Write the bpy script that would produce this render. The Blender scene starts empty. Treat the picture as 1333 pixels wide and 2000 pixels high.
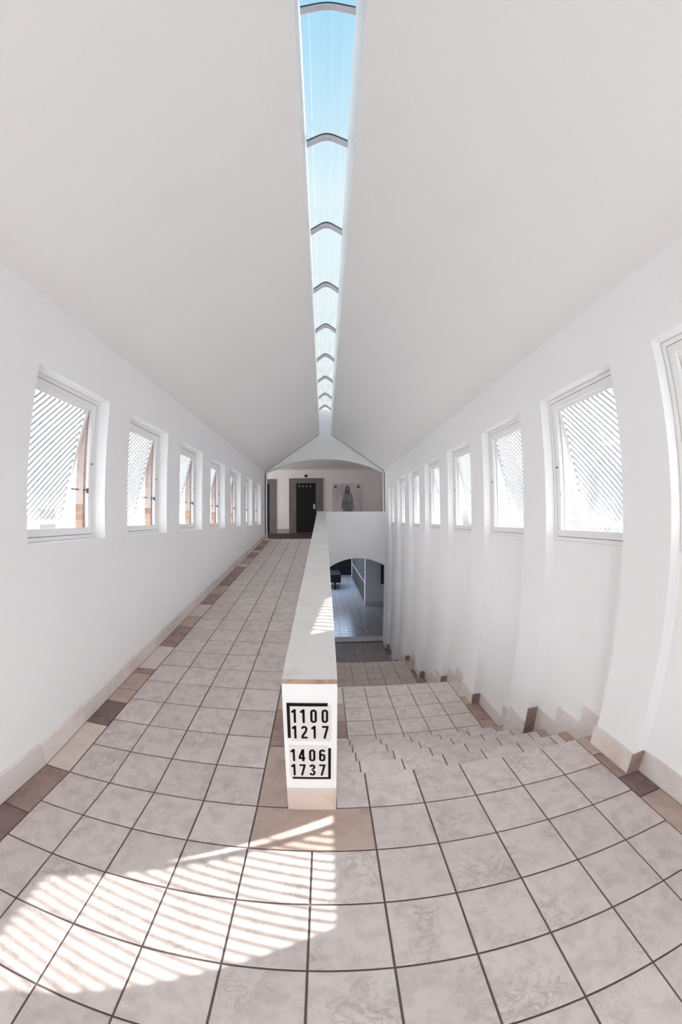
import bpy, bmesh, math, random
from mathutils import Vector, Matrix
random.seed(7)
S = bpy.context.scene
COL = S.collection
R = math.radians

# ---------------------------------------------------------------- camera (a fisheye lens, fitted to the tile grid)
cd = bpy.data.cameras.new('camera'); cam = bpy.data.objects.new('camera', cd); COL.objects.link(cam)
S.camera = cam
cd.type = 'PANO'; cd.panorama_type = 'FISHEYE_LENS_POLYNOMIAL'
cd.sensor_fit = 'HORIZONTAL'; cd.sensor_width = 36.0; cd.fisheye_fov = R(220)
cd.fisheye_polynomial_k0 = 0.0
cd.fisheye_polynomial_k1 = -5.35620010e-02
cd.fisheye_polynomial_k2 = -1.65083712e-05
cd.fisheye_polynomial_k3 = 9.28186601e-06
cd.fisheye_polynomial_k4 = -8.75764110e-08
cd.shift_x = 37.36 / 1333; cd.shift_y = 18.65 / 1333
cd.clip_start = 0.02; cd.clip_end = 300
yaw, pitch, roll = 0.0059, -0.0191, 0.0057
cy, sy, cp, sp, cr, sr = math.cos(yaw), math.sin(yaw), math.cos(pitch), math.sin(pitch), math.cos(roll), math.sin(roll)
M3 = Matrix(((cy, -sy, 0), (sy, cy, 0), (0, 0, 1))) @ Matrix(((1, 0, 0), (0, cp, -sp), (0, sp, cp))) @ Matrix(((cr, 0, sr), (0, 1, 0), (-sr, 0, cr)))
right, fwd, up = M3.col[0], M3.col[1], M3.col[2]
m4 = Matrix((right, up, -fwd)).transposed().to_4x4(); m4.translation = (1.630, -1.563, 1.5862)
cam.matrix_world = m4

# ---------------------------------------------------------------- sky, sun, exposure
SKY = 2.3
w = bpy.data.worlds.new('sky'); S.world = w; w.use_nodes = True
nt = w.node_tree; nt.nodes.clear()
tc = nt.nodes.new('ShaderNodeTexCoord'); sep = nt.nodes.new('ShaderNodeSeparateXYZ'); ramp = nt.nodes.new('ShaderNodeValToRGB')
bg = nt.nodes.new('ShaderNodeBackground'); wo = nt.nodes.new('ShaderNodeOutputWorld')
nt.links.new(tc.outputs['Generated'], sep.inputs[0]); nt.links.new(sep.outputs['Z'], ramp.inputs[0])
nt.links.new(ramp.outputs[0], bg.inputs[0]); nt.links.new(bg.outputs[0], wo.inputs[0])
el = ramp.color_ramp.elements
el[0].position = 0.0; el[0].color = (1.0, 0.985, 0.97, 1)
el[1].position = 1.0; el[1].color = (0.36, 0.70, 0.97, 1)
e2 = el.new(0.45); e2.color = (0.87, 0.935, 0.97, 1)
e3 = el.new(0.78); e3.color = (0.78, 0.92, 1.0, 1)
bg.inputs[1].default_value = SKY
sl = bpy.data.lights.new('sun', 'SUN'); sun = bpy.data.objects.new('sun', sl); COL.objects.link(sun)
sl.energy = 5.8; sl.angle = R(0.42); sl.color = (1.0, 0.97, 0.93)
sun.rotation_euler = Vector((-1.0, -0.53, -0.76)).to_track_quat('-Z', 'Y').to_euler()
sun.location = (8, 5, 8)
S.view_settings.view_transform = 'Standard'; S.view_settings.look = 'None'
S.view_settings.gamma = 1.0; S.view_settings.use_curve_mapping = False
S.view_settings.exposure = 1.55
S.cycles.max_bounces = 14; S.cycles.diffuse_bounces = 8; S.cycles.glossy_bounces = 4
S.cycles.transparent_max_bounces = 12; S.cycles.caustics_reflective = False; S.cycles.caustics_refractive = False
S.cycles.sample_clamp_indirect = 6.0

# ---------------------------------------------------------------- materials
def mat(name, col, rough=0.6, metal=0.0, noise=None, bump=0.0, bscale=60.0, spec=0.5, rnd=0.0):
    """noise = (colour2, scale, low, high): a second colour in cloudy patches. rnd: brightness varies by object."""
    m = bpy.data.materials.new(name); m.use_nodes = True
    n = m.node_tree; b = n.nodes['Principled BSDF']
    b.inputs['Base Color'].default_value = (*col, 1); b.inputs['Roughness'].default_value = rough
    b.inputs['Metallic'].default_value = metal; b.inputs['Specular IOR Level'].default_value = spec
    t = n.nodes.new('ShaderNodeTexCoord'); v = t.outputs['Object']
    oi = n.nodes.new('ShaderNodeObjectInfo')
    if rnd or noise:
        ad = n.nodes.new('ShaderNodeVectorMath'); ad.operation = 'MULTIPLY_ADD'
        cb = n.nodes.new('ShaderNodeCombineXYZ')
        for i in range(3): n.links.new(oi.outputs['Random'], cb.inputs[i])
        n.links.new(cb.outputs[0], ad.inputs[0]); ad.inputs[1].default_value = (37, 53, 71); n.links.new(t.outputs['Object'], ad.inputs[2])
        v = ad.outputs[0]
    out = None
    if noise:
        c2, sc, lo, hi = noise
        nz = n.nodes.new('ShaderNodeTexNoise'); nz.inputs['Scale'].default_value = sc; nz.inputs['Detail'].default_value = 7
        nz.inputs['Roughness'].default_value = 0.62; nz.inputs['Distortion'].default_value = 0.4
        n.links.new(v, nz.inputs['Vector'])
        mr = n.nodes.new('ShaderNodeMapRange'); mr.inputs[1].default_value = lo; mr.inputs[2].default_value = hi
        n.links.new(nz.outputs['Fac'], mr.inputs[0])
        mx = n.nodes.new('ShaderNodeMix'); mx.data_type = 'RGBA'
        mx.inputs[6].default_value = (*col, 1); mx.inputs[7].default_value = (*c2, 1)
        n.links.new(mr.outputs[0], mx.inputs[0]); out = mx.outputs[2]
    if rnd:
        hv = n.nodes.new('ShaderNodeHueSaturation')
        if out: n.links.new(out, hv.inputs['Color'])
        else: hv.inputs['Color'].default_value = (*col, 1)
        m2 = n.nodes.new('ShaderNodeMapRange'); m2.inputs[3].default_value = 1 - rnd; m2.inputs[4].default_value = 1 + rnd
        n.links.new(oi.outputs['Random'], m2.inputs[0]); n.links.new(m2.outputs[0], hv.inputs['Value']); out = hv.outputs[0]
    if out: n.links.new(out, b.inputs['Base Color'])
    if bump:
        nb = n.nodes.new('ShaderNodeTexNoise'); nb.inputs['Scale'].default_value = bscale; nb.inputs['Detail'].default_value = 5
        n.links.new(v, nb.inputs['Vector'])
        bp = n.nodes.new('ShaderNodeBump'); bp.inputs['Strength'].default_value = bump; bp.inputs['Distance'].default_value = 0.004
        n.links.new(nb.outputs['Fac'], bp.inputs['Height']); n.links.new(bp.outputs[0], b.inputs['Normal'])
    return m

def tile_material(name, col, vein, dirt):
    """Stone-look ceramic: cloudy ground, thin wandering veins, small relief; every tile gets its own piece of the pattern."""
    m = mat(name, col, 0.55, noise=(dirt, 12.0, 0.44, 0.68), rnd=0.05)
    n = m.node_tree; b = n.nodes['Principled BSDF']
    src = b.inputs['Base Color'].links[0].from_socket
    v = [x for x in n.nodes if x.type == 'VECT_MATH'][0].outputs[0]
    nz = n.nodes.new('ShaderNodeTexNoise'); nz.inputs['Scale'].default_value = 11; nz.inputs['Detail'].default_value = 8; nz.inputs['Roughness'].default_value = 0.6; nz.inputs['Distortion'].default_value = 1.6
    n.links.new(v, nz.inputs['Vector'])
    s1 = n.nodes.new('ShaderNodeMath'); s1.operation = 'SUBTRACT'; s1.inputs[1].default_value = 0.5; n.links.new(nz.outputs['Fac'], s1.inputs[0])
    s2 = n.nodes.new('ShaderNodeMath'); s2.operation = 'ABSOLUTE'; n.links.new(s1.outputs[0], s2.inputs[0])
    mr = n.nodes.new('ShaderNodeMapRange'); mr.inputs[1].default_value = 0.0; mr.inputs[2].default_value = 0.05; mr.inputs[3].default_value = 0.45; mr.inputs[4].default_value = 0.0
    n.links.new(s2.outputs[0], mr.inputs[0])
    n2 = n.nodes.new('ShaderNodeTexNoise'); n2.inputs['Scale'].default_value = 3.5; n2.inputs['Detail'].default_value = 3; n.links.new(v, n2.inputs['Vector'])
    m2 = n.nodes.new('ShaderNodeMapRange'); m2.inputs[1].default_value = 0.5; m2.inputs[2].default_value = 0.68; n.links.new(n2.outputs['Fac'], m2.inputs[0])
    mu = n.nodes.new('ShaderNodeMath'); mu.operation = 'MULTIPLY'; n.links.new(mr.outputs[0], mu.inputs[0]); n.links.new(m2.outputs[0], mu.inputs[1])
    mx = n.nodes.new('ShaderNodeMix'); mx.data_type = 'RGBA'; mx.inputs[7].default_value = (*vein, 1)
    n.links.new(src, mx.inputs[6]); n.links.new(mu.outputs[0], mx.inputs[0]); n.links.new(mx.outputs[2], b.inputs['Base Color'])
    bp = n.nodes.new('ShaderNodeBump'); bp.inputs['Strength'].default_value = 0.35; bp.inputs['Distance'].default_value = 0.004
    n.links.new(nz.outputs['Fac'], bp.inputs['Height']); n.links.new(bp.outputs[0], b.inputs['Normal'])
    return m

def glass(name, tint, refl=0.06):
    m = bpy.data.materials.new(name); m.use_nodes = True
    n = m.node_tree; n.nodes.clear()
    o = n.nodes.new('ShaderNodeOutputMaterial'); t = n.nodes.new('ShaderNodeBsdfTransparent'); g = n.nodes.new('ShaderNodeBsdfGlossy')
    x = n.nodes.new('ShaderNodeMixShader'); lw = n.nodes.new('ShaderNodeLayerWeight'); pw_ = n.nodes.new('ShaderNodeMath'); pw_.operation = 'POWER'; pw_.inputs[1].default_value = 5.0
    f = n.nodes.new('ShaderNodeMath'); f.operation = 'MULTIPLY_ADD'; f.inputs[1].default_value = 0.5; f.inputs[2].default_value = refl / 2
    n.links.new(lw.outputs['Facing'], pw_.inputs[0]); n.links.new(pw_.outputs[0], f.inputs[0])
    t.inputs[0].default_value = (*tint, 1); g.inputs['Roughness'].default_value = 0.03; g.inputs[0].default_value = (0.9, 0.9, 0.9, 1)
    n.links.new(f.outputs[0], x.inputs[0]); n.links.new(t.outputs[0], x.inputs[1]); n.links.new(g.outputs[0], x.inputs[2]); n.links.new(x.outputs[0], o.inputs[0])
    return m

WALL = mat('white_plaster', (0.92, 0.912, 0.92), 0.85, noise=((0.905, 0.897, 0.905), 1.3, 0.4, 0.7), bump=0.06, bscale=40, spec=0.2)
CEIL = mat('ceiling_plaster', (0.90, 0.88, 0.873), 0.9, spec=0.2)
TRIM = mat('white_paint', (0.87, 0.855, 0.855), 0.45)
SLAT = mat('white_slat_paint', (0.88, 0.88, 0.89), 0.5)
n_ = SLAT.node_tree; tr_ = n_.nodes.new('ShaderNodeBsdfTranslucent'); tr_.inputs[0].default_value = (0.85, 0.86, 0.88, 1); ms_ = n_.nodes.new('ShaderNodeMixShader'); ms_.inputs[0].default_value = 0.2
n_.links.new(n_.nodes['Principled BSDF'].outputs[0], ms_.inputs[1]); n_.links.new(tr_.outputs[0], ms_.inputs[2]); n_.links.new(ms_.outputs[0], n_.nodes['Material Output'].inputs[0])
BARP = mat('lavender_grey_bar_paint', (0.50, 0.48, 0.52), 0.5)
PSK = mat('pinkish_skirting_stone', (0.70, 0.585, 0.52), 0.6, noise=((0.50, 0.36, 0.30), 5, 0.5, 0.75))
GASKET = mat('dark_gasket', (0.10, 0.08, 0.08), 0.7)
TILE = tile_material('beige_stone_tile', (0.655, 0.57, 0.535), (0.19, 0.155, 0.145), (0.525, 0.45, 0.42))
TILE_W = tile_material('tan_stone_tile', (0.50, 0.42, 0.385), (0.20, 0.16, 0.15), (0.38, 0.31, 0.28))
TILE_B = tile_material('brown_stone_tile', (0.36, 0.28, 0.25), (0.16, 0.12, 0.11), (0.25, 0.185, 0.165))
GROUT = mat('brown_grout', (0.13, 0.10, 0.095), 0.9)
ST_L = mat('pale_stone', (0.70, 0.61, 0.55), 0.6, noise=((0.60, 0.49, 0.43), 6, 0.45, 0.75), rnd=0.04)
ST_T = mat('tan_stone', (0.52, 0.40, 0.345), 0.6, noise=((0.40, 0.29, 0.25), 7, 0.42, 0.72), rnd=0.06)
ST_B = mat('brown_stone', (0.38, 0.265, 0.235), 0.6, noise=((0.27, 0.18, 0.16), 8, 0.42, 0.7), rnd=0.08)
ST_D = mat('dark_brown_stone', (0.245, 0.165, 0.15), 0.6, noise=((0.16, 0.10, 0.095), 9, 0.42, 0.7), rnd=0.08)
BASE = mat('beige_skirting_stone', (0.78, 0.72, 0.69), 0.6, noise=((0.66, 0.53, 0.47), 4, 0.5, 0.8), rnd=0.03)
COPE = mat('pale_coping_stone', (0.74, 0.71, 0.69), 0.6, noise=((0.64, 0.58, 0.54), 5, 0.5, 0.8), rnd=0.02)
COPE_EDGE = mat('raw_terracotta_edge', (0.45, 0.31, 0.235), 0.8, noise=((0.30, 0.19, 0.15), 25, 0.45, 0.7))
BLACK = mat('black_enamel', (0.010, 0.008, 0.009), 0.75, spec=0.12)
PLATE = mat('offwhite_sign_plastic', (0.78, 0.74, 0.735), 0.4)
ALU = mat('grey_aluminium', (0.38, 0.36, 0.37), 0.4, 0.3)
DARKM = mat('dark_grey_metal', (0.07, 0.06, 0.065), 0.5, 0.2)
DOOR = mat('charcoal_door_paint', (0.018, 0.017, 0.018), 0.75, spec=0.15)
SURR = mat('grey_brown_door_surround', (0.16, 0.135, 0.125), 0.7, noise=((0.12, 0.10, 0.095), 8, 0.4, 0.7))
UPFLOOR = mat('dark_red_stone_floor', (0.055, 0.03, 0.027), 0.7, noise=((0.04, 0.022, 0.02), 6, 0.4, 0.7), spec=0.2)
LOWTILE = mat('glossy_brown_tile', (0.44, 0.37, 0.345), 0.2, noise=((0.34, 0.275, 0.255), 5, 0.42, 0.72), rnd=0.06)
WOOD = mat('dark_wood', (0.06, 0.045, 0.038), 0.7, noise=((0.035, 0.026, 0.022), 12, 0.4, 0.7), spec=0.2)
PINK = mat('pink_render', (0.66, 0.54, 0.50), 0.85, noise=((0.56, 0.44, 0.40), 12, 0.4, 0.7))
BRICK = mat('red_brick', (0.50, 0.32, 0.25), 0.85, noise=((0.40, 0.24, 0.18), 15, 0.4, 0.7), rnd=0.1)
PAVE = mat('pale_outdoor_paving', (0.70, 0.67, 0.63), 0.8, noise=((0.62, 0.59, 0.55), 2, 0.4, 0.7))
FENCE = mat('grey_fence_paint', (0.33, 0.33, 0.33), 0.7)
ROOFT = mat('grey_roof_tile', (0.32, 0.31, 0.31), 0.8)
PANE = glass('window_glass', (0.86, 0.86, 0.86))
BLUEPANE = glass('blue_hall_glass', (0.74, 0.82, 0.93))
SKYPANE = glass('tinted_skylight_glass', (0.385, 0.392, 0.388))

# ---------------------------------------------------------------- mesh helpers
class MB:
    def __init__(s): s.v = []; s.f = []
    def box(s, x0, x1, y0, y1, z0, z1):
        if x1 < x0: x0, x1 = x1, x0
        if y1 < y0: y0, y1 = y1, y0
        if z1 < z0: z0, z1 = z1, z0
        b = len(s.v)
        s.v += [(x0, y0, z0), (x1, y0, z0), (x1, y1, z0), (x0, y1, z0), (x0, y0, z1), (x1, y0, z1), (x1, y1, z1), (x0, y1, z1)]
        s.f += [tuple(b + i for i in q) for q in ((0, 3, 2, 1), (4, 5, 6, 7), (0, 1, 5, 4), (1, 2, 6, 5), (2, 3, 7, 6), (3, 0, 4, 7))]
        return s
    def slab(s, x0, x1, y0, y1, z0, z1, c=0.003):
        """a box whose top edges are eased by c (a tile, a coping, a plate lying flat)"""
        b = len(s.v)
        s.v += [(x0, y0, z0), (x1, y0, z0), (x1, y1, z0), (x0, y1, z0), (x0, y0, z1 - c), (x1, y0, z1 - c), (x1, y1, z1 - c), (x0, y1, z1 - c),
                (x0 + c, y0 + c, z1), (x1 - c, y0 + c, z1), (x1 - c, y1 - c, z1), (x0 + c, y1 - c, z1)]
        s.f += [tuple(b + i for i in q) for q in ((0, 3, 2, 1), (8, 9, 10, 11), (0, 1, 5, 4), (1, 2, 6, 5), (2, 3, 7, 6), (3, 0, 4, 7),
                                                   (4, 5, 9, 8), (5, 6, 10, 9), (6, 7, 11, 10), (7, 4, 8, 11))]
        return s
    def prism(s, poly, axis, a, c):
        """poly: 2-D points in the plane across axis ('x': (y,z), 'y': (x,z), 'z': (x,y)); extruded from a to c"""
        P = {'x': lambda p, t: (t, p[0], p[1]), 'y': lambda p, t: (p[0], t, p[1]), 'z': lambda p, t: (p[0], p[1], t)}[axis]
        b = len(s.v); n = len(poly)
        s.v += [P(p, a) for p in poly] + [P(p, c) for p in poly]
        s.f += [tuple(b + i for i in reversed(range(n))), tuple(b + n + i for i in range(n))]
        s.f += [(b + i, b + (i + 1) % n, b + n + (i + 1) % n, b + n + i) for i in range(n)]
        return s
    def bar(s, p, q, wid, dep, upv=(0, 0, 1)):
        p, q = Vector(p), Vector(q); d = (q - p).normalized(); u = Vector(upv); sd = d.cross(u).normalized(); u = sd.cross(d).normalized()
        b = len(s.v)
        for o in (p, q):
            for i, j in ((-1, -1), (1, -1), (1, 1), (-1, 1)): s.v.append(tuple(o + sd * wid / 2 * i + u * dep / 2 * j))
        s.f += [tuple(b + i for i in k) for k in ((0, 3, 2, 1), (4, 5, 6, 7), (0, 1, 5, 4), (1, 2, 6, 5), (2, 3, 7, 6), (3, 0, 4, 7))]
        return s
    def cyl(s, p, q, r, n=12):
        p, q = Vector(p), Vector(q); d = (q - p).normalized(); u = d.orthogonal().normalized(); t = d.cross(u); b = len(s.v)
        for o in (p, q):
            for i in range(n):
                a = 2 * math.pi * i / n; s.v.append(tuple(o + (u * math.cos(a) + t * math.sin(a)) * r))
        s.f += [tuple(b + i for i in reversed(range(n))), tuple(b + n + i for i in range(n))]
        s.f += [(b + i, b + (i + 1) % n, b + n + (i + 1) % n, b + n + i) for i in range(n)]
        return s
    def mesh(s, name, m):
        me = bpy.data.meshes.new(name); me.from_pydata(s.v, [], s.f)
        bm = bmesh.new(); bm.from_mesh(me); bmesh.ops.recalc_face_normals(bm, faces=bm.faces); bm.to_mesh(me); bm.free()
        for x in (m if isinstance(m, (list, tuple)) else [m]): me.materials.append(x)
        return me

def link(name, me, parent=None, loc=(0, 0, 0), rot=(0, 0, 0)):
    o = bpy.data.objects.new(name, me); COL.objects.link(o)
    if parent: o.parent = parent
    o.location = loc; o.rotation_euler = rot
    return o
def tag(o, label=None, cat=None, group=None, kind=None):
    for k, v in (('label', label), ('category', cat), ('group', group), ('kind', kind)):
        if v: o[k] = v
    return o
def struct(name, mb, m, label, loc=(0, 0, 0), rot=(0, 0, 0)):
    return tag(link(name, mb.mesh(name, m) if mb else None, None, loc, rot), label, kind='structure')
def part(name, mb, m, parent, loc=(0, 0, 0), rot=(0, 0, 0), label=None):
    return tag(link(name, mb.mesh(name, m), parent, loc, rot), label)
_tiles = {}
def tile(parent, x0, x1, y0, y1, z, m, name='tile', g=0.0045, h=0.006, dz=0.0):
    """one floor tile with its own eased edges; the joint to its neighbour is 2*g wide and h deep"""
    sx, sy = x1 - x0 - 2 * g, y1 - y0 - 2 * g
    key = (round(sx, 4), round(sy, 4), m.name, h)
    if key not in _tiles: _tiles[key] = MB().slab(-sx / 2, sx / 2, -sy / 2, sy / 2, -h, 0, 0.0025).mesh(name, m)
    return link(name, _tiles[key], parent, ((x0 + x1) / 2, (y0 + y1) / 2, z + dz))

# ---------------------------------------------------------------- dimensions (metres, measured in the photograph)
TX, TY = 0.3131, 0.31
XL, XR, XN, XO = -0.215, 3.54, 3.645, 3.74           # left wall, right wall, back of its niches, its outer face
XLO = -0.45
ZW, ZR, XS0, XS1, ZC = 3.09, 4.287, 1.495, 1.875, 5.08  # eaves, skylight opening, curb top
YF, YE = -3.72, 9.42                                   # the entrance end and the far end
SL = 0.10717; RAMP = math.atan(SL); CR = math.cos(RAMP)
PX0, PX1 = 1.425, 1.69                                 # the parapet between ramp and stairs
RISE, TREAD, Y0 = 0.159, 0.3175, 0.324
L2, L3, L4 = Y0 + 4 * TREAD, 3.125 + 4 * TREAD, 5.90 + 4 * TREAD
ZB = -5 * RISE, -10 * RISE, -15 * RISE
def level(y):
    for y1, yl, base in ((Y0, L2, 0.0), (3.125, L3, ZB[0]), (5.90, L4, ZB[1])):
        if y < y1: return base
        if y < yl: return base - RISE * (1 + int((y - y1) / TREAD + 1e-6))
    return ZB[2]

# ---------------------------------------------------------------- walls
LW = [(-1.10 , -0.21)] + [(0.182 + 1.277 * k, 1.082 + 1.263 * k) for k in range(7)]
RW = [(-2.33, -1.445), (-1.052, -0.167)] + [(0.226 + 1.283 * k, 1.133 + 1.272 * k) for k in range(7)]
mb = MB()
zb = -0.3
mb.box(XLO, XL, YF, YE + 0.13, zb, 1.45).box(XLO, XL, YF, YE + 0.13, 2.625, ZW)
edge = [YF] + [v for ab in LW for v in ab] + [YE + 0.13]
for a, b in zip(edge[::2], edge[1::2]): mb.box(XLO, XL, a, b, 1.45, 2.625)
struct('wall_left', mb, WALL, 'white plastered wall beside the ramp, pierced by a row of square windows')
mb = MB()
mb.box(XR, XO, YF, YE + 0.13, 2.63, ZW + 0.012)
edge = [YF] + [v for ab in RW for v in ab] + [YE + 0.13]
for a, b in zip(edge[::2], edge[1::2]): mb.box(XR, XO, a, b, -2.5, 2.63)
for a, b in RW: mb.box(XN, XO, a, b, -2.5, 1.405)
struct('wall_right', mb, WALL, 'white plastered wall beside the stairs, with tall shallow niches under its windows')

# ceiling: two plastered slopes
mb = MB()
mb.prism([(XL - 0.24, ZW - 0.17 + 0.0), (XL, ZW), (XS0, ZR), (XS0, ZR + 0.16), (XL - 0.24, ZW + 0.0)], 'y', YF, YE + 0.13)
mb.prism([(XO + 0.01, ZW - 0.14), (XR, ZW + 0.012), (XS1, ZR), (XS1, ZR + 0.16), (XO + 0.01, ZW + 0.02)], 'y', YF, YE + 0.13)
struct('ceiling', mb, CEIL, 'white ceiling in two smooth slopes rising to the long skylight')

# skylight
sk = tag(link('skylight', None, None, (1.685, 3, ZR)), 'long narrow ridge skylight of blue-tinted panes along the ceiling crest', 'skylight')
def rel(o): return (-o.location.x, -o.location.y, -o.location.z)
mb = MB().box(XS0 - 0.06, XS0 + 0.002, YF, YE - 0.005, ZR - 0.002, ZC); part('curb', mb, TRIM, sk, rel(sk))
mb = MB().box(XS1 - 0.002, XS1 + 0.06, YF, YE - 0.005, ZR - 0.002, ZC); part('curb', mb, TRIM, sk, rel(sk))
ZP = ZC + 0.165
bars_y = [-3.2, -1.92, -0.64, 0.64, 1.91, 3.18, 4.46, 5.73, 7.0, 8.25, 9.36]
XM = (XS0 + XS1) / 2
def ridge(dz, n=8, r=0.075):
    """left eave, rounded crest, right eave"""
    sl_ = (ZP - ZC) / (XM - XS0); pts = [(XS0, ZC + dz)]
    for i in range(n + 1):
        t = -1 + 2 * i / n; x = XM + r * t
        pts.append((x, ZP + dz - sl_ * r * (0.5 + 0.5 * t * t)))
    return pts + [(XS1, ZC + dz)]
for y in bars_y:
    top, bot = ridge(0.0), ridge(-0.055)
    part('glazing_bar', MB().prism(top + bot[::-1], 'y', y - 0.022, y + 0.022), BARP, sk, rel(sk))
    part('gasket', MB().prism(ridge(0.012) + ridge(0.0005)[::-1], 'y', y - 0.032, y + 0.022), DARKM, sk, rel(sk))
for a, b in zip(bars_y, bars_y[1:]):
    pts = ridge(0.004); h = len(pts) // 2
    for half in (pts[:h + 1], pts[h:]):
        part('pane', MB().prism(half + [(x, z + 0.008) for x, z in half[::-1]], 'y', a + 0.03, b - 0.022), SKYPANE, sk, rel(sk))
part('curb', MB().box(XS0 - 0.06, XS1 + 0.06, YF - 0.06, YF, ZR, ZC + 0.17), TRIM, sk, rel(sk))

# far end wall: gable over a segmental arch, and the gallery front over the stair arch
def arc(xa, xb, zs, zc, n=28):
    h = (xb - xa) / 2; s_ = zc - zs; r = (h * h + s_ * s_) / (2 * s_); xm = (xa + xb) / 2; a0 = math.asin(h / r)
    return [(xm + r * math.sin(-a0 + 2 * a0 * i / n), zc - r + r * math.cos(-a0 + 2 * a0 * i / n)) for i in range(n + 1)]
mb = MB()
def arched(mb, pts, top):
    """strips between an arc and the line top(x), cut at every arc point"""
    for (xa, za), (xb, zb_) in zip(pts, pts[1:]): mb.prism([(xa, za), (xb, zb_), (xb, top(xb)), (xa, top(xa))], 'y', YE, YE + 0.13)
def roofz(x): return min(ZW + 0.05 + (x - XL) * 0.70, ZW + 0.05 + (XR - x) * 0.713, ZR + 0.1)
a_up = arc(-0.205, 3.53, 3.045, 3.481, 40)
arched(mb, [(XL, 3.045)] + a_up + [(XR, 3.045)], roofz)
mb.box(XS0 - 0.06, XS1 + 0.06, YE - 0.005, YE + 0.13, ZR + 0.05, ZC).prism([(XS0 - 0.06, ZC), (XS1 + 0.06, ZC), (XM, ZP + 0.03)], 'y', YE - 0.005, YE + 0.13)
a_lo = arc(1.795, 3.585, 0.095, 0.374, 24)
mb.box(PX0, 1.795, YE, YE + 0.13, -2.5, 1.83).box(3.585, XO, YE, YE + 0.13, -2.5, 1.83)
arched(mb, a_lo, lambda x: 1.83)
struct('wall_back', mb, WALL, 'white end wall with a wide arch above the ramp and a low arch at the stair foot')
for k, (p, q) in enumerate((((XL, ZW), (XS0, ZR)), ((XR, ZW + 0.012), (XS1, ZR)))):  # grey strips stand in for the shadow gap along the ceiling joint
    (xa, za), (xb, zb_) = p, q
    struct('trim_%d' % (k + 1), MB().bar((xa, YE - 0.004, za - 0.012), (xb, YE - 0.004, zb_ - 0.012), 0.012, 0.022), ALU,
           'thin grey strip standing in for the shadow groove where the ceiling slope meets the end wall, ' + ('ramp side' if k == 0 else 'stair side'))
def post(n, xa, xb, z0, z1, flip, label):
    o = struct('trim_%d' % n, MB().box(xa, xb, YE - 0.03, YE + 0.05, z0, z1), TRIM, label)
    w_ = (xb - xa) * 0.42
    part('track', MB().box(xa if not flip else xb - w_, xa + w_ if not flip else xb, YE - 0.036, YE - 0.03, z0, z1), DARKM, o)
post(3, XL, XL + 0.065, 1.0, 3.06, False, 'white and grey upright door track where the ramp ends at the wall')
post(4, XR - 0.055, XR, 1.83, 3.06, True, 'white and grey upright door track above the gallery front')
post(5, 3.575, 3.64, -2.385, 0.10, True, 'white and grey upright door track beside the low arch')

# entrance end (behind the viewer): an open gable
mb = MB()
mb.box(XLO, 0.9, YF - 0.15, YF, -0.1, ZW).box(2.3, XO, YF - 0.15, YF, -0.1, ZW).box(0.9, 2.3, YF - 0.15, YF, 2.3, ZW)
mb.prism([(XLO, ZW - 0.15), (XO, ZW - 0.15), (XO, ZW), (XS1 + 0.06, ZR + 0.1), (XS0 - 0.06, ZR + 0.1), (XLO, ZW)], 'y', YF - 0.15, YF)
struct('wall_front', mb, WALL, 'white entrance wall with a wide open doorway facing the parapet')

# ---------------------------------------------------------------- floors
stones = {'L': ST_L, 'T': ST_T, 'B': ST_B, 'D': ST_D}
H = 0.006
mb = MB().box(XLO, XO, YF - 0.15, 0.0, -0.2, -H).box(PX1, XO, 0.0, Y0 - 0.012, -0.2, -H)
floor = struct('floor', mb, GROUT, 'entrance landing paved in square beige tiles with brown stone borders')
for r in range(12):
    for c in range(11):
        if r == 0 and c in (4, 5): continue
        tile(floor, c * TX, (c + 1) * TX, -(r + 1) * TY, -r * TY, 0, TILE, dz=random.uniform(-.0006, .0006))
for c in range(6, 11): tile(floor, c * TX, (c + 1) * TX, 0, Y0, 0, TILE)
tile(floor, PX1, 6 * TX, 0, Y0, 0, TILE)
tile(floor, XR - 0.004, XN - 0.016, 0.24, Y0, 0, ST_T, 'border_stone')
tile(floor, 4 * TX, 6 * TX, -TY, 0, 0, ST_T, 'border_stone')
for a, b, k in ((-0.43, 0, 'B'), (-1.0, -0.43, 'D'), (-1.45, -1.0, 'L'), (-2.0, -1.45, 'B'), (-2.6, -2.0, 'T'), (-3.2, -2.6, 'D'), (YF, -3.2, 'B')):
    tile(floor, -0.205, 0.0, a, b, 0, stones[k], 'border_stone')
for a, b, k in ((0.10, Y0, 'T'), (-0.18, 0.10, 'B'), (-0.39, -0.18, 'D'), (-0.95, -0.39, 'T'), (-1.4, -0.95, 'L'), (-2.0, -1.4, 'B'), (-2.7, -2.0, 'T'), (YF, -2.7, 'B')):
    tile(floor, 11 * TX, XN - 0.02 if -1.05 < (a + b) / 2 < -0.17 or (a + b) / 2 < -1.4 else XR, a, b, 0, stones[k], 'border_stone')

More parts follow.
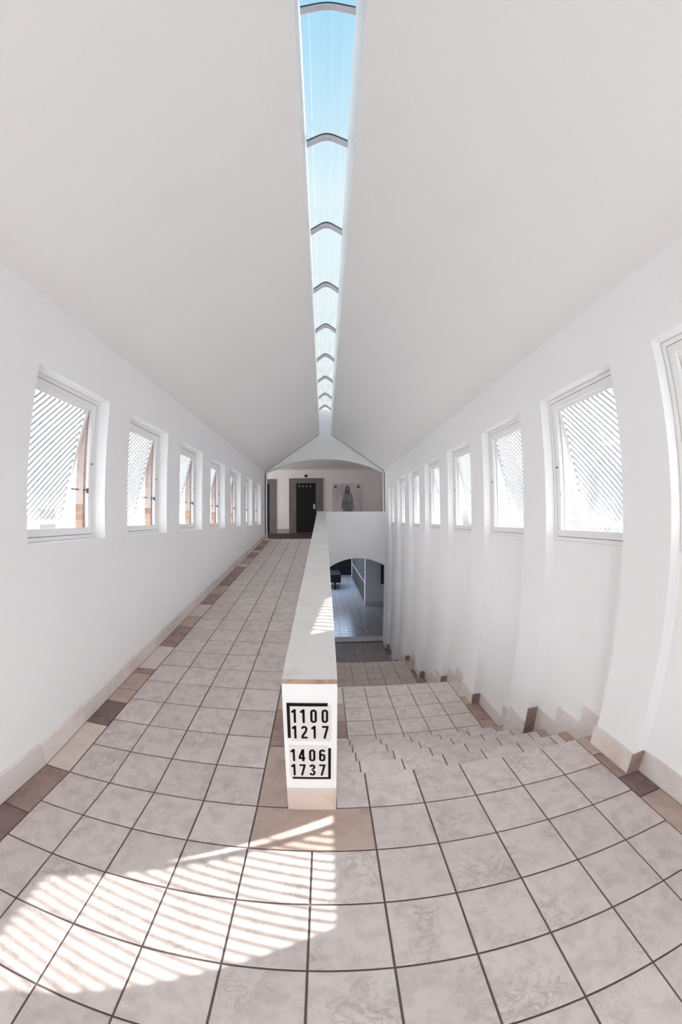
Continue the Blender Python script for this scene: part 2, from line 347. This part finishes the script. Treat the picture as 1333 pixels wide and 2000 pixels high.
# ramp: built flat in its own frame, then tilted
YR = 9.385 / CR
ramp_o = struct('ramp_floor', MB().box(XLO + 0.1, PX0, 0.0, YR, -0.2, -H), GROUT,
                'long tiled ramp climbing beside the windows to the upper gallery', (0, 0, 0), (RAMP, 0, 0))
tyr = TY / CR
for r in range(30):
    for c in range(4): tile(ramp_o, c * TX, (c + 1) * TX, r * tyr, min((r + 1) * tyr, YR), 0, TILE, dz=random.uniform(-.0006, .0006))
ys = [0, .53, .85, 1.05, 1.345, 1.44, 1.95, 2.52, 2.87, 3.35, 3.85, 4.31, 4.97, 5.69, 5.95, 6.6, 7.2, 7.45, 8.1, 8.5, 9.0, 9.385]
for a, b, k in zip(ys, ys[1:], 'LDTTBLBTLBTBBLTBLBTBL'): tile(ramp_o, -0.205, -0.002, a / CR, b / CR, 0, stones[k], 'border_stone')
ys = [0, .528, 0.95, 1.5, 1.9, 2.6, 3.1, 3.8, 4.4, 5.1, 5.6, 6.3, 7.0, 7.6, 8.3, 8.9, 9.385]
for a, b, k in zip(ys, ys[1:], 'TBTBDTBTBTDBTBTB'): tile(ramp_o, 4 * TX, PX0, a / CR, b / CR, 0, stones[k], 'border_stone')

# stairs: three flights of five risers
def flight(y1, z1, label):
    t = tag(link('stair_flight', None, None, (PX1, y1, z1 - 5 * RISE)), label, 'stairs', 'flights of five tiled steps')
    base = Vector((PX1, y1, z1 - 5 * RISE))
    for k in range(1, 6):
        zt = z1 - RISE * k
        st = part('step', MB().box(PX1 + 0.004, XR - 0.004, y1 + TREAD * (k - 1) - 0.008, y1 + (TREAD * k if k < 5 else TREAD * 4 + 0.02), z1 - RISE * 5 - 0.2, zt - H) if k < 5
                  else MB().box(PX1 + 0.004, XR - 0.004, y1 + TREAD * 4 - 0.012, y1 + TREAD * 4 - 0.0, z1 - RISE * 5 - 0.2, zt + RISE - H), GROUT, t, tuple(-base))
        cols = [(PX1, 6 * TX)] + [(c * TX, (c + 1) * TX) for c in range(6, 11)] + [(11 * TX, XR - 0.001)]
        for ci, (a, b) in enumerate(cols):
            mm = TILE if ci < 6 else random.choice((ST_L, ST_T))
            # the riser under the nosing of the step above, then the tread
            part('riser_tile', MB().box(a + 0.004, b - 0.004, y1 + TREAD * (k - 1) - 0.008, y1 + TREAD * (k - 1) - 0.001, zt + 0.003, zt + RISE - H), mm, st)
            if k < 5: tile(st, max(a, PX1 + 0.001), b, y1 + TREAD * (k - 1) - 0.002, y1 + TREAD * k, zt, mm)
    return t
flight(Y0, 0.0, 'flight of five beige tiled steps going down from the entrance landing')
flight(3.125, ZB[0], 'flight of five beige tiled steps between the two middle landings')
flight(5.90, ZB[1], 'flight of five beige tiled steps ending at the low arch')
def landing(ya, yb, z, label, strip, strip2, tm=None):
    f = struct('landing_floor', MB().box(PX1, XO, ya - 0.02, yb - 0.012, z - 0.3, z - H), GROUT, label)
    n = max(1, round((yb - ya) / TY)); d = (yb - ya) / n
    for r in range(n):
        for c in range(6, 11): tile(f, c * TX, (c + 1) * TX, ya + r * d, ya + (r + 1) * d, z, tm or TILE, dz=random.uniform(-.0006, .0006))
    for (lst, xa, xb) in ((strip, 11 * TX, None), (strip2, PX1, 6 * TX)):
        for a, b, k in lst:
            xq = xb
            if xb is None:
                mid = (a + b) / 2; xq = XN - 0.02 if any(p < mid < q for p, q in RW) else XR
            tile(f, xa, xq, a, b, z, stones[k], 'border_stone')
    return f
landing(L2, 3.125, ZB[0], 'upper of the two middle landings, sunlit beige tiles beside the parapet',
        ((L2, 2.0, 'T'), (2.0, 2.41, 'B'), (2.41, 2.62, 'T'), (2.62, 2.79, 'L'), (2.79, 3.125, 'L')),
        ((L2, 1.86, 'L'), (1.86, 2.2, 'B'), (2.2, 2.64, 'T'), (2.64, 3.125, 'L')))
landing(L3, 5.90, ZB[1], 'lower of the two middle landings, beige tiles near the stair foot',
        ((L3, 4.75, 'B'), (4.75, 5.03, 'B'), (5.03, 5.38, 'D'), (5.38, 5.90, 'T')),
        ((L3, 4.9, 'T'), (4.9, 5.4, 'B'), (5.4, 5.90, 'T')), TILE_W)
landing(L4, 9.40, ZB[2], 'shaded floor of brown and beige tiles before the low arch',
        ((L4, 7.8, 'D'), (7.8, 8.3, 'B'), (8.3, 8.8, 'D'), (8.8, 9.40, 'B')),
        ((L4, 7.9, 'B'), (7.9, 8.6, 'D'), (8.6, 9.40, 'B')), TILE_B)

# ---------------------------------------------------------------- skirting
bl = struct('baseboard_left', MB().box(XL, XL + 0.004, YF, 0.0, 0, 0.15), BASE, 'beige stone skirting along the ramp wall')
ys = [YF, -3.1, -2.5, -1.9, -1.3, -0.65, 0.0]
for a, b in zip(ys, ys[1:]): part('skirting_stone', MB().prism([(XL, 0), (XL + 0.012, 0), (XL + 0.012, 0.155), (XL + 0.004, 0.168), (XL, 0.168)], 'y', a + 0.0015, b - 0.0015), BASE, bl)
n = 18
for k in range(n):
    a, b = 9.385 / n * k, 9.385 / n * (k + 1)
    h0 = 0.155 if k == 0 else 0.14
    o = MB(); prof = [(0, 0), (0.012, 0), (0.012, h0 - 0.013), (0.004, h0), (0, h0)]
    v = [(XL + x, a + 0.0015, z + SL * a) for x, z in prof] + [(XL + x, b - 0.0015, z + SL * b) for x, z in prof]
    o.v = v; o.f = [(4, 3, 2, 1, 0), (5, 6, 7, 8, 9)] + [(i, (i + 1) % 5, 5 + (i + 1) % 5, 5 + i) for i in range(5)]
    part('skirting_stone', o, BASE, bl)
br = struct('baseboard_right', MB().box(XN - 0.004, XN, RW[0][0], RW[0][1], 0, 0.12), BASE, 'beige stone skirting stepping down beside the stairs, in and out of the niches')
brk = sorted(set([YF, YE] + [v for ab in RW for v in ab] + [y1 + TREAD * k for y1 in (Y0, 3.125, 5.90) for k in range(5)] + [y1 + 0.185 + TREAD * k for y1 in (Y0, 3.125, 5.90) for k in range(5)] + [-2.9, -0.65, 2.1, 7.9, 8.4]))
for a, b in zip(brk, brk[1:]):
    if b - a < 0.012: continue
    mid = (a + b) / 2; x = XN if any(p < mid < q for p, q in RW) else XR
    zt = level(mid - 0.185) + 0.148
    part('skirting_stone', MB().box(x - 0.016, x, a, b, level(mid) - 0.02, zt), BASE, br)
for a, b in zip(brk, brk[1:]):
    mid = (a + b) / 2
    if any(p < mid < q for p, q in RW) and any(ya < mid < yb for ya, yb in ((Y0, L2), (3.125, L3), (5.90, L4))):
        part('niche_stone', MB().box(XR, XN, a, b, level(mid) - 0.3, level(mid)), ST_T, br)
for p, q in RW:
    for y, s_ in ((p, 1), (q, -1)):
        lo = level(y - 0.01 * s_ * -1) ; zt = level(y - 0.19) + 0.148
        part('skirting_stone', MB().box(XR - 0.016, XN - 0.016, y, y + 0.014 * s_, min(lo, level(y + s_ * 0.02)) - 0.02, zt), ST_B if s_ < 0 else BASE, br, label='brown return piece of the skirting, shade and dirt in its colour' if s_ < 0 else None)  # far returns browned: shade and dirt both put into the stone colour

# ---------------------------------------------------------------- parapet
zt = lambda y: 0.812 + SL * y
mb = MB().prism([(0.0, -0.02), (Y0, -0.02), (Y0 + 0.01, -2.6), (YE, -2.6), (YE, zt(YE)), (0.0, zt(0))], 'x', PX0, PX1)
pw = struct('parapet_wall', mb, WALL, 'white parapet between the ramp and the stairs, two number signs on its end')
nslab = 9; dl = 9.42 / nslab
cs = []
for k in range(nslab):
    a, b = (1.03 * k if k < 9 else 0), min(1.03 * (k + 1), YE)
    if k == nslab - 1: b = YE
    o = MB(); g = 0.002
    v = []
    for y in (a + (g if k else -0.004), b - g):
        z = zt(y); v += [(PX0, y, z), (PX1, y, z), (PX1, y, z + 0.022), (PX1 - 0.003, y, z + 0.025), (PX0 + 0.003, y, z + 0.025), (PX0, y, z + 0.022)]
    o.v = v; o.f = [(5, 4, 3, 2, 1, 0), (6, 7, 8, 9, 10, 11)] + [(i, (i + 1) % 6, 6 + (i + 1) % 6, 6 + i) for i in range(6)]
    c = part('coping_slab', o, [COPE, COPE_EDGE], pw)
    if k == 0:
        for p in c.data.polygons:
            if abs(p.normal.y) > 0.9 and p.center.y < 0.1: p.material_index = 1
part('skirting_stone', MB().prism([(0.0, -0.005), (-0.013, -0.005), (-0.013, 0.147), (-0.006, 0.156), (0.0, 0.156)], 'x', PX0 + 0.002, PX1 - 0.002), PSK, pw, label='pinkish skirting stone')

# number signs on the parapet end
def stroke(pts, wd):
    """a flat ribbon of width wd along pts (mitred), as 2-D quads"""
    P = [Vector((x, y)) for x, y in pts]; n = len(P); L = []; Rr = []
    for i in range(n):
        d0 = (P[i] - P[i - 1]).normalized() if i else (P[1] - P[0]).normalized()
        d1 = (P[i + 1] - P[i]).normalized() if i < n - 1 else d0
        t = (d0 + d1); t = t.normalized() if t.length > 1e-6 else d0
        nn = Vector((-t.y, t.x)); c = max(0.45, nn.dot(Vector((-d0.y, d0.x)))); nn = nn * (wd / 2 / c)
        L.append(P[i] + nn); Rr.append(P[i] - nn)
    return [(L[i], Rr[i], Rr[i + 1], L[i + 1]) for i in range(n - 1)]
def el_arc(cx, cy_, rx, ry, a0, a1, n=10):
    return [(cx + rx * math.cos(R(a0 + (a1 - a0) * i / n)), cy_ + ry * math.sin(R(a0 + (a1 - a0) * i / n))) for i in range(n + 1)]
W = 0.42  # digit width for height 1, strokes 0.15
c0, c1, hw = 0.075, 0.345, 0.075
GL = {
    '0': [el_arc(0.21, 0.79, 0.135, 0.135, 0, 180) + el_arc(0.21, 0.21, 0.135, 0.135, 180, 360) + [(0.345, 0.79)]],
    '1': [[(0.24, 0.0), (0.24, 1.0)], [(0.03, 0.80), (0.13, 0.83), (0.24, 0.97)]],
    '2': [el_arc(0.21, 0.76, 0.135, 0.165, 175, -20) + [(0.30, 0.55), (0.09, 0.20), (0.09, 0.075)], [(0.02, 0.075), (0.42, 0.075)]],
    '3': [el_arc(0.20, 0.765, 0.135, 0.16, 170, -75) , el_arc(0.20, 0.26, 0.145, 0.185, 80, -170), [(0.14, 0.525), (0.25, 0.525)]],
    '4': [[(0.30, 0.0), (0.30, 1.0)], [(0.27, 0.95), (0.07, 0.36), (0.07, 0.27)], [(0.01, 0.26), (0.43, 0.26)]],
    '6': [el_arc(0.21, 0.79, 0.135, 0.135, 10, 180) + el_arc(0.21, 0.21, 0.135, 0.135, 180, 360) + el_arc(0.21, 0.42, 0.135, 0.14, 0, 180)],
    '7': [[(0.0, 0.925), (0.42, 0.925)], [(0.345, 0.88), (0.15, 0.0)]],
}
def digit_mesh(ch, h):
    o = MB()
    for st in GL[ch]:
        for q in stroke(st, 0.145):
            b = len(o.v)
            for dy in (0, -0.0012): o.v += [((p.x - 0.21) * h, dy, p.y * h) for p in q]
            o.f += [tuple(b + i for i in f) for f in ((0, 1, 2, 3), (4, 5, 6, 7), (0, 1, 5, 4), (1, 2, 6, 5), (2, 3, 7, 6), (3, 0, 4, 7))]
    return o
def sign(label, x0, x1, z0, z1, rows, bars):
    t = tag(link('number_sign', None, None, ((x0 + x1) / 2, -0.0, z0)), label, 'sign', 'room number signs on the parapet')
    of = (-(x0 + x1) / 2, 0, -z0)
    o = MB().prism([(x0, z0), (x1, z0), (x1, z1), (x0, z1)], 'y', -0.006, 0.0)
    part('plate', o, PLATE, t, of)
    for xa, xb, za, zb_ in bars: part('bracket_bar', MB().box(xa, xb, -0.0065, -0.0003, za, zb_), BLACK, t, of)
    for txt, zz, h, xs in rows:
        for ch, x in zip(txt, xs):
            part('digit', digit_mesh(ch, h), BLACK, t, (x + of[0], -0.0062, zz + of[2]))
    return t
sign('white plate reading 1100 1217 under a black corner bracket', 1.4605, 1.661, 0.483, 0.690,
     (('1100', 0.595, 0.078, (1.481, 1.524, 1.575, 1.630)), ('1217', 0.500, 0.077, (1.481, 1.528, 1.577, 1.632))),
     ((1.445, 1.644, 0.690, 0.7055), (1.445, 1.4595, 0.501, 0.690)))
sign('white plate reading 1406 1737 with a black bracket below and beside it', 1.447, 1.6455, 0.2435, 0.452,
     (('1406', 0.353, 0.078, (1.469, 1.512, 1.565, 1.616)), ('1737', 0.255, 0.077, (1.469, 1.514, 1.565, 1.616))),
     ((1.459, 1.660, 0.229, 0.2425), (1.6465, 1.660, 0.2425, 0.435)))

# ---------------------------------------------------------------- windows
ORD = ['first', 'second', 'third', 'fourth', 'fifth', 'sixth', 'seventh', 'eighth', 'ninth', 'tenth']
def window(n, side, y0, y1, z0, z1, near, label):
    """top-hung casement: side -1 = ramp wall (opens to -x), +1 = stair wall. Frame fills y0..y1, z0..z1."""
    xf = -0.325 if side < 0 else 3.632                   # inner face of the frame
    D = lambda d: xf + side * d                           # d metres outward
    fw = 0.062
    o = MB()
    def ring(o, ya, yb, za, zb_, wd, d0, d1, wb=None):
        wb = wb or wd
        o.box(D(d0), D(d1), ya, ya + wd, za, zb_).box(D(d0), D(d1), yb - wd, yb, za, zb_)
        o.box(D(d0), D(d1), ya + wd, yb - wd, zb_ - wd, zb_).box(D(d0), D(d1), ya + wd, yb - wd, za, za + wb)
    ring(o, y0, y1, z0, z1, 0.030, 0.0, 0.045, 0.03)
    ring(o, y0 + 0.034, y1 - 0.034, z0 + 0.034, z1 - 0.034, 0.05, 0.006, 0.042, 0.055)
    root = struct('window_%d' % n, o, TRIM, label)
    part('gasket', MB().box(D(0.012), D(0.05), y0 + 0.03, y1 - 0.03, z1 - 0.034, z1 - 0.030).box(D(0.012), D(0.05), y0 + 0.03, y1 - 0.03, z0 + 0.030, z0 + 0.034)
         .box(D(0.02), D(0.05), y0 + 0.03, y0 + 0.034, z0 + 0.03, z1 - 0.03).box(D(0.02), D(0.05), y1 - 0.034, y1 - 0.03, z0 + 0.03, z1 - 0.03), GASKET, root, label='dark joint line around the inner frame')
    # sash: built hanging shut, hinged at its top edge, then swung outward
    ya, yb, zh, zl = y0 + 0.09, y1 - (0.112 if side < 0 else 0.098), z1 - 0.0835, z0 + 0.092
    hgt = zh - zl; ang = 0.235 if side < 0 else 0.20
    sash = MB()
    t0, t1 = (0.0, 0.035) if side > 0 else (-0.035, 0.0)
    rw_ = 0.03
    sash.box(t0, t1, ya, ya + rw_, -hgt, 0).box(t0, t1, yb - rw_, yb, -hgt, 0).box(t0, t1, ya + rw_, yb - rw_, -rw_, 0).box(t0, t1, ya + rw_, yb - rw_, -hgt, -hgt + 0.035)
    so = part('sash', sash, TRIM, root, (D(0.02), 0, zh), (0, -ang * side, 0))
    part('pane', MB().box(side * 0.008, side * 0.012, ya + rw_, yb - rw_, -hgt + 0.03, -rw_), PANE, so)
    # slats on the outside of the pane, rising forward
    A, B, C_, Dz = ya + rw_, yb - rw_, -hgt + 0.035, -rw_
    k_ = 1 / 0.93; pitch_ = 0.055; allb = MB(); y = A - (Dz - C_) / k_ + pitch_ * 0.5
    while y < B:
        # line through (y, C_) with slope k_
        p = Vector((y, C_)); q = Vector((y + (Dz - C_) / k_, Dz))
        if p.x < A: p = Vector((A, C_ + (A - y) * k_))
        if q.x > B: q = Vector((B, C_ + (B - y) * k_))
        if q.y - p.y > 0.03:
            tgt = MB() if near else allb
            tgt.bar((side * 0.020, p.x, p.y), (side * 0.020, q.x, q.y), 0.018, 0.012, (1, 0, 0))
            if near: part('slat', tgt, SLAT, so)
        y += pitch_
    if not near: tag(part('slat', allb, SLAT, so), kind='stuff')
    if side < 0:
        part('outer_reveal', MB().box(D(0.047), XLO - 0.002, y1 - 0.105, y1 + 0.001, z0, z1), PINK, root, label='pink rendered outer jamb')
        for i in range(4):
            part('brick', MB().box(D(0.047), XLO - 0.002, y1 - 0.108, y1 - 0.1, z0 + 0.005 + 0.071 * i, z0 + 0.071 + 0.071 * i), BRICK, root)
    else:
        part('outer_reveal', MB().box(D(0.047), XO + 0.002, y1 - 0.09, y1 + 0.001, z0, z1), WALL, root)
    # stay arm and latch at the far jamb
    zs = z0 + 0.40; yj = y1 - 0.094
    dx = math.tan(ang) * (zh - zs - 0.02)
    st = part('stay_arm', MB().bar((D(0.0), yj - 0.004, zs - 0.005), (D(0.02) + side * dx, yj - 0.012, zs + 0.015), 0.006, 0.012)
         .box(D(-0.002), D(0.010), yj - 0.010, yj + 0.004, zs - 0.03, zs + 0.012), DARKM if side < 0 else TRIM, root)
    part('latch', MB().cyl((D(0.008), y1 - 0.055, z0 + 0.62), (D(-0.008), y1 - 0.055, z0 + 0.62), 0.006, 10), DARKM, root)
    return root
cnt = 0
for k, (a, b) in enumerate(LW):
    cnt += 1
    if k == 0: lab = 'white slatted awning window of the ramp wall, before the foot of the ramp'
    else: lab = '%s white slatted awning window up the ramp wall, counted from the ramp foot' % ORD[k - 1]
    window(cnt, -1, a + 0.004, b - 0.002, 1.452, 2.623, k in (1, 2, 3), lab)
for k, (a, b) in enumerate(RW):
    cnt += 1
    if k == 0: lab = 'white slatted awning window of the stair wall, next to the entrance'
    elif k == 1: lab = 'white slatted awning window above the landing, beside the parapet end'
    else: lab = '%s white slatted awning window down the stair wall, counted from the top step' % ORD[k - 2]
    window(cnt, 1, a + 0.004, b - 0.004, 1.408, 2.626, k in (1, 2, 3), lab)

# ---------------------------------------------------------------- upper gallery room behind the wide arch
YB = 13.4
struct('gallery_floor', MB().box(-3.2, 6.0, YE + 0.13, YB + 0.1, 0.55, 1.007).box(XL, PX0, YE - 0.035, YE + 0.13, 0.55, 1.007), UPFLOOR, 'dark reddish-brown stone floor of the upper gallery')
mb = MB().box(-3.2, 6.0, YB, YB + 0.15, 0.55, 3.9).box(-3.2, -3.05, YE + 0.13, YB, 0.55, 1.35).box(-3.2, -3.05, YE + 0.13, YB, 3.3, 3.9).box(-3.2, -3.05, YE + 0.13, 10.0, 1.35, 3.3).box(-3.2, -3.05, 12.9, YB, 1.35, 3.3).box(5.85, 6.0, YE + 0.13, YB, 0.55, 3.9)  # unseen side opening added to let more daylight into the gallery
mb.box(-3.2, XLO, YE, YE + 0.13, 0.55, 3.9).box(XO, 6.0, YE, YE + 0.13, 0.55, 3.9)
gw = struct('gallery_wall', mb, mat('pinkish_white_plaster', (0.80, 0.735, 0.73), 0.85, spec=0.2), 'white wall of the upper gallery behind the door and the picture')
struct('gallery_ceiling', MB().box(-3.2, 6.0, YE + 0.13, YB + 0.15, 3.71, 3.9), CEIL, 'flat ceiling of the upper gallery')
part('skirting', MB().box(-0.40, 0.158, YB - 0.02, YB, 1.007, 1.20), mat('lavender_grey_skirting', (0.36, 0.33, 0.34), 0.6), gw)
part('skirting', MB().box(1.596, 5.85, YB - 0.02, YB, 1.007, 1.20), bpy.data.materials['lavender_grey_skirting'], gw)
def dark_door(n, x0, x1, z1, lx0, lx1, lz1, label, lock):
    o = MB().box(x0, lx0, YB - 0.05, YB, 1.03, z1).box(lx1, x1, YB - 0.05, YB, 1.03, z1).box(lx0, lx1, YB - 0.05, YB, lz1, z1).box(x0, x1, YB - 0.06, YB, 1.007, 1.03)
    d = struct('door_%d' % n, o, SURR, label)
    lf = part('leaf', MB().box(lx0 + 0.004, lx1 - 0.004, YB - 0.035, YB - 0.005, 1.032, lz1 - 0.004), DOOR, d)
    if lock:
        part('lock_plate', MB().slab(-0.035, 0.035, -0.10, 0.10, 0, 0.012, 0.004), TRIM, lf, (lx1 - 0.075, YB - 0.035, 2.14), (R(90), 0, 0))
        part('handle', MB().cyl((lx1 - 0.075, YB - 0.047, 2.17), (lx1 - 0.075, YB - 0.075, 2.17), 0.016, 12), DARKM, lf)
        for i in range(4): part('number_mark', MB().slab(-0.02, 0.02, -0.032, 0.032, 0, 0.004, 0.001), ALU, lf, (lx0 + 0.13 + 0.16 * i, YB - 0.035, lz1 - 0.13), (R(90), 0, 0))
    return d
dark_door(1, 0.158, 1.596, 3.337, 0.462, 1.298, 3.13, 'charcoal door with a white lock plate in a wide grey-brown surround', True)
dark_door(2, -1.65, -0.40, 3.32, -1.35, -0.68, 3.13, 'charcoal door partly cut off by the ramp wall', False)
sn = tag(link('ceiling_sensor', None, None, (0.87, YB, 3.44)), 'small round dark sensor on the wall above the charcoal door', 'sensor')
sn.name = 'wall_sensor'
part('mount', MB().cyl((0, 0, 0), (0, -0.02, 0), 0.06, 16), DARKM, sn)
part('dome', MB().cyl((0, -0.02, 0), (0, -0.05, 0), 0.045, 16), BLACK, sn)

# the picture: a tall robed figure with long dark hair, printed on a pale panel
PP = mat('picture_ground', (0.60, 0.53, 0.54), 0.35, noise=((0.36, 0.30, 0.34), 1.6, 0.5, 0.7))
pic = tag(link('wall_picture', None, None, (2.608, YB, 1.62)), 'pale picture panel of a long-haired robed figure on the gallery wall', 'picture')
part('panel', MB().box(-0.618, 0.618, -0.025, 0, 0, 1.48), PP, pic)
part('border', MB().box(-0.63, -0.612, -0.03, 0, -0.01, 1.49).box(0.612, 0.63, -0.03, 0, -0.01, 1.49).box(-0.612, 0.612, -0.03, 0, 1.472, 1.49).box(-0.612, 0.612, -0.03, 0, -0.01, 0.008), mat('picture_border', (0.62, 0.56, 0.55), 0.5), pic)
ROBE = mat('printed_robe', (0.26, 0.265, 0.28), 0.4, noise=((0.13, 0.13, 0.145), 7, 0.4, 0.65)); HAIR = mat('printed_hair', (0.05, 0.04, 0.045), 0.4); SKIN = mat('printed_skin', (0.36, 0.26, 0.24), 0.4)
robe = [(-0.16, 0.02), (0.20, 0.02), (0.235, 0.45), (0.30, 0.43), (0.27, 0.80), (0.20, 1.06), (0.09, 1.16), (-0.04, 1.16), (-0.15, 1.06), (-0.215, 0.75), (-0.25, 0.42), (-0.18, 0.44)]
part('printed_robe', MB().prism(robe, 'y', -0.027, -0.025), ROBE, pic)
part('printed_hair', MB().prism([(-0.085, 1.08), (0.135, 1.08), (0.125, 1.28), (0.085, 1.37), (0.025, 1.395), (-0.035, 1.37), (-0.075, 1.28)], 'y', -0.029, -0.027), HAIR, pic)
part('printed_face', MB().prism([(0.025 + 0.042 * math.cos(a * math.pi / 8), 1.275 + 0.065 * math.sin(a * math.pi / 8)) for a in range(16)], 'y', -0.030, -0.029), SKIN, pic)
part('printed_sleeve', MB().prism([(0.235, 0.45), (0.30, 0.43), (0.315, 0.36), (0.26, 0.35)], 'y', -0.027, -0.025), SKIN, pic)
for x in (-0.478, 0.492): part('clip', MB().box(x - 0.05, x + 0.05, -0.034, -0.025, 1.30, 1.40), DARKM, pic)

# ---------------------------------------------------------------- lower hall behind the low arch
ZF = ZB[2]
lf = struct('hall_floor', MB().box(0.2, 6.5, YE + 0.0, 24.0, ZF - 0.3, ZF - H), GROUT, 'brown tiled floor of the lower hall, shiny with bluish daylight')
ys_ = [10.0 + 0.31 * i for i in range(45)]
far = MB()
for r, ya in enumerate(ys_):
    for c in range(5, 12):
        if ya < 13.0: tile(lf, c * TX, (c + 1) * TX, ya, ya + 0.31, ZF, LOWTILE, g=0.006)
for ya in ys_:
    for c in range(1, 20):
        if ya < 13.0 and 5 <= c < 12: continue
        far.slab(c * TX + 0.006, (c + 1) * TX - 0.006, ya + 0.006, ya + 0.304, ZF - H, ZF, 0.002)
tag(part('tile', far, LOWTILE, lf), kind='stuff')
part('threshold', MB().slab(0.9, XO, YE + 0.07, 9.985, ZF - 0.006, ZF + 0.004, 0.004), ST_L, lf, label='pale stone threshold under the low arch')
part('floor_track', MB().box(1.8, 3.585, YE - 0.02, YE + 0.06, ZF - 0.006, ZF + 0.012), DARKM, lf, label='dark metal door track on the floor')
mb = MB().box(0.2, 0.35, YE + 0.13, 14.0, ZF, 0.45).box(0.2, 0.35, 22.8, 24.0, ZF, 0.45).box(0.2, 0.35, 14.0, 22.8, 0.3, 0.45)
mb.box(3.515, 6.5, 14.52, 14.72, ZF, 0.45).box(6.35, 6.5, YE + 0.13, 24, ZF, 0.45)
mb.box(0.2, PX0, YE, YE + 0.13, -2.6, 0.55).box(XO, 6.5, YE, YE + 0.13, -2.6, 0.55)
hw_ = struct('hall_wall', mb, WALL, 'white walls of the lower hall seen through the low arch')
for i in range(4): part('glazing', MB().box(0.27, 0.275, 14.02 + 2.2 * i, 16.18 + 2.2 * i, ZF, 0.3), BLUEPANE, hw_)
part('skirting', MB().box(3.505, 6.35, 14.50, 14.52, ZF, ZF + 0.17), BASE, hw_)
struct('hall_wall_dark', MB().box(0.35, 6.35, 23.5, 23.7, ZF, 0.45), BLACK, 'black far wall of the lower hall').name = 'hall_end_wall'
struct('hall_ceiling', MB().box(0.2, 6.5, YE + 0.13, 16.5, 0.45, 0.55).box(0.2, 6.5, 21.9, 24.0, 0.45, 0.55).box(0.2, 0.6, 16.5, 21.9, 0.45, 0.55).box(3.3, 6.5, 16.5, 21.9, 0.45, 0.55), DARKM, 'dark ceiling of the lower hall with an added rooflight')
for i in range(5): part('added_rooflight_pane', MB().box(0.6, 3.3, 16.5 + 1.08 * i, 17.56 + 1.08 * i, 0.50, 0.505), BLUEPANE, bpy.data.objects['hall_ceiling'])  # rooflight added to brighten the far hall floor with bluish daylight
wp = tag(link('wood_panelling', None, None, (3.54, 18.5, ZF)), 'dark wood panelled partition running down the lower hall', 'panelling')
part('carcass', MB().box(0, 0.12, -3.78, 3.9, 0, 2.8), WOOD, wp)
for i in range(9):
    ya = -3.7 + i * 0.84
    for za, zb_ in ((0.10, 0.95), (1.05, 2.6)):
        part('panel', MB().box(-0.012, 0, ya + 0.05, ya + 0.79, za, zb_), WOOD, wp)
part('rail', MB().box(-0.02, 0, -3.78, 3.9, 0.975, 1.02), ST_T, wp, label='pale rail across the panelling')
part('end_post', MB().box(-0.03, 0.12, 3.9, 4.05, 0, 2.8), BASE, wp, label='pale post ending the panelling')
bx = tag(link('wall_cabinet', None, None, (4.45, 14.52, -1.38)), 'small dark cabinet hung on the white wall of the lower hall', 'cabinet')
part('body', MB().box(-0.2, 0.25, -0.12, 0, 0, 0.95), BLACK, bx); part('door', MB().box(-0.19, 0.24, -0.135, -0.12, 0.01, 0.94), DARKM, bx)
tb = tag(link('console_table', None, None, (1.95, 18.8, ZF)), 'black long-legged table standing in the lower hall', 'table')
part('tabletop', MB().slab(-0.75, 0.62, -0.6, 1.2, 0.40, 0.86, 0.01), BLACK, tb)
for x, y in ((-0.7, -0.55), (0.30, -0.55), (-0.7, 1.12), (0.30, 1.12)): part('leg', MB().box(x - 0.04, x + 0.04, y - 0.04, y + 0.04, 0, 0.40), BLACK, tb)

# ---------------------------------------------------------------- outdoors, seen in slivers through the windows
mb = MB().box(-40, XLO, -40, YE, -0.3, -0.1).box(XO, 40, -40, YE, -2.9, -0.1).box(6.5, 40, YE, 40, -2.9, -0.1).box(XLO, XO, -40, YF - 0.15, -0.3, -0.01).box(-40, 0.2, YE, 40, -2.9, -2.6)
struct('ground', mb, PAVE, 'pale paving around the building')
fn = tag(link('garden_fence', None, None, (7.0, 4, -0.1)), 'grey fence of slanting boards outside the stair wall windows', 'fence')
for y in (-6, -3, 0, 3, 6, 9): part('post', MB().box(0.03, 0.11, y - 0.05, y + 0.05, 0, 2.85), FENCE, fn)
bd = MB(); y = -8.5
while y < 9.5:
    bd.bar((0, y, 0.05), (0, y + 2.6, 2.8), 0.055, 0.018, (1, 0, 0)); y += 0.115
tag(part('board', bd, FENCE, fn), kind='stuff')
part('backing', MB().box(0.12, 0.14, -8.5, 11, 0, 2.8), mat('white_fence_backing', (0.62, 0.62, 0.61), 0.8), fn)
ho = tag(link('house', None, None, (-9, 5, -0.1)), 'white neighbouring house with a grey pitched roof beyond the ramp wall windows', 'house')
part('wall', MB().box(-3, 0, -5, 6, 0, 3.0), WALL, ho)
part('roof', MB().prism([(0.4, 2.95), (-1.5, 4.3), (-3.4, 2.95)], 'y', -5.3, 6.3), ROOFT, ho)
for y in (-3.6, -0.8, 2.0, 4.6): part('window', MB().box(0, 0.03, y - 0.45, y + 0.45, 1.0, 2.2), DARKM, ho)
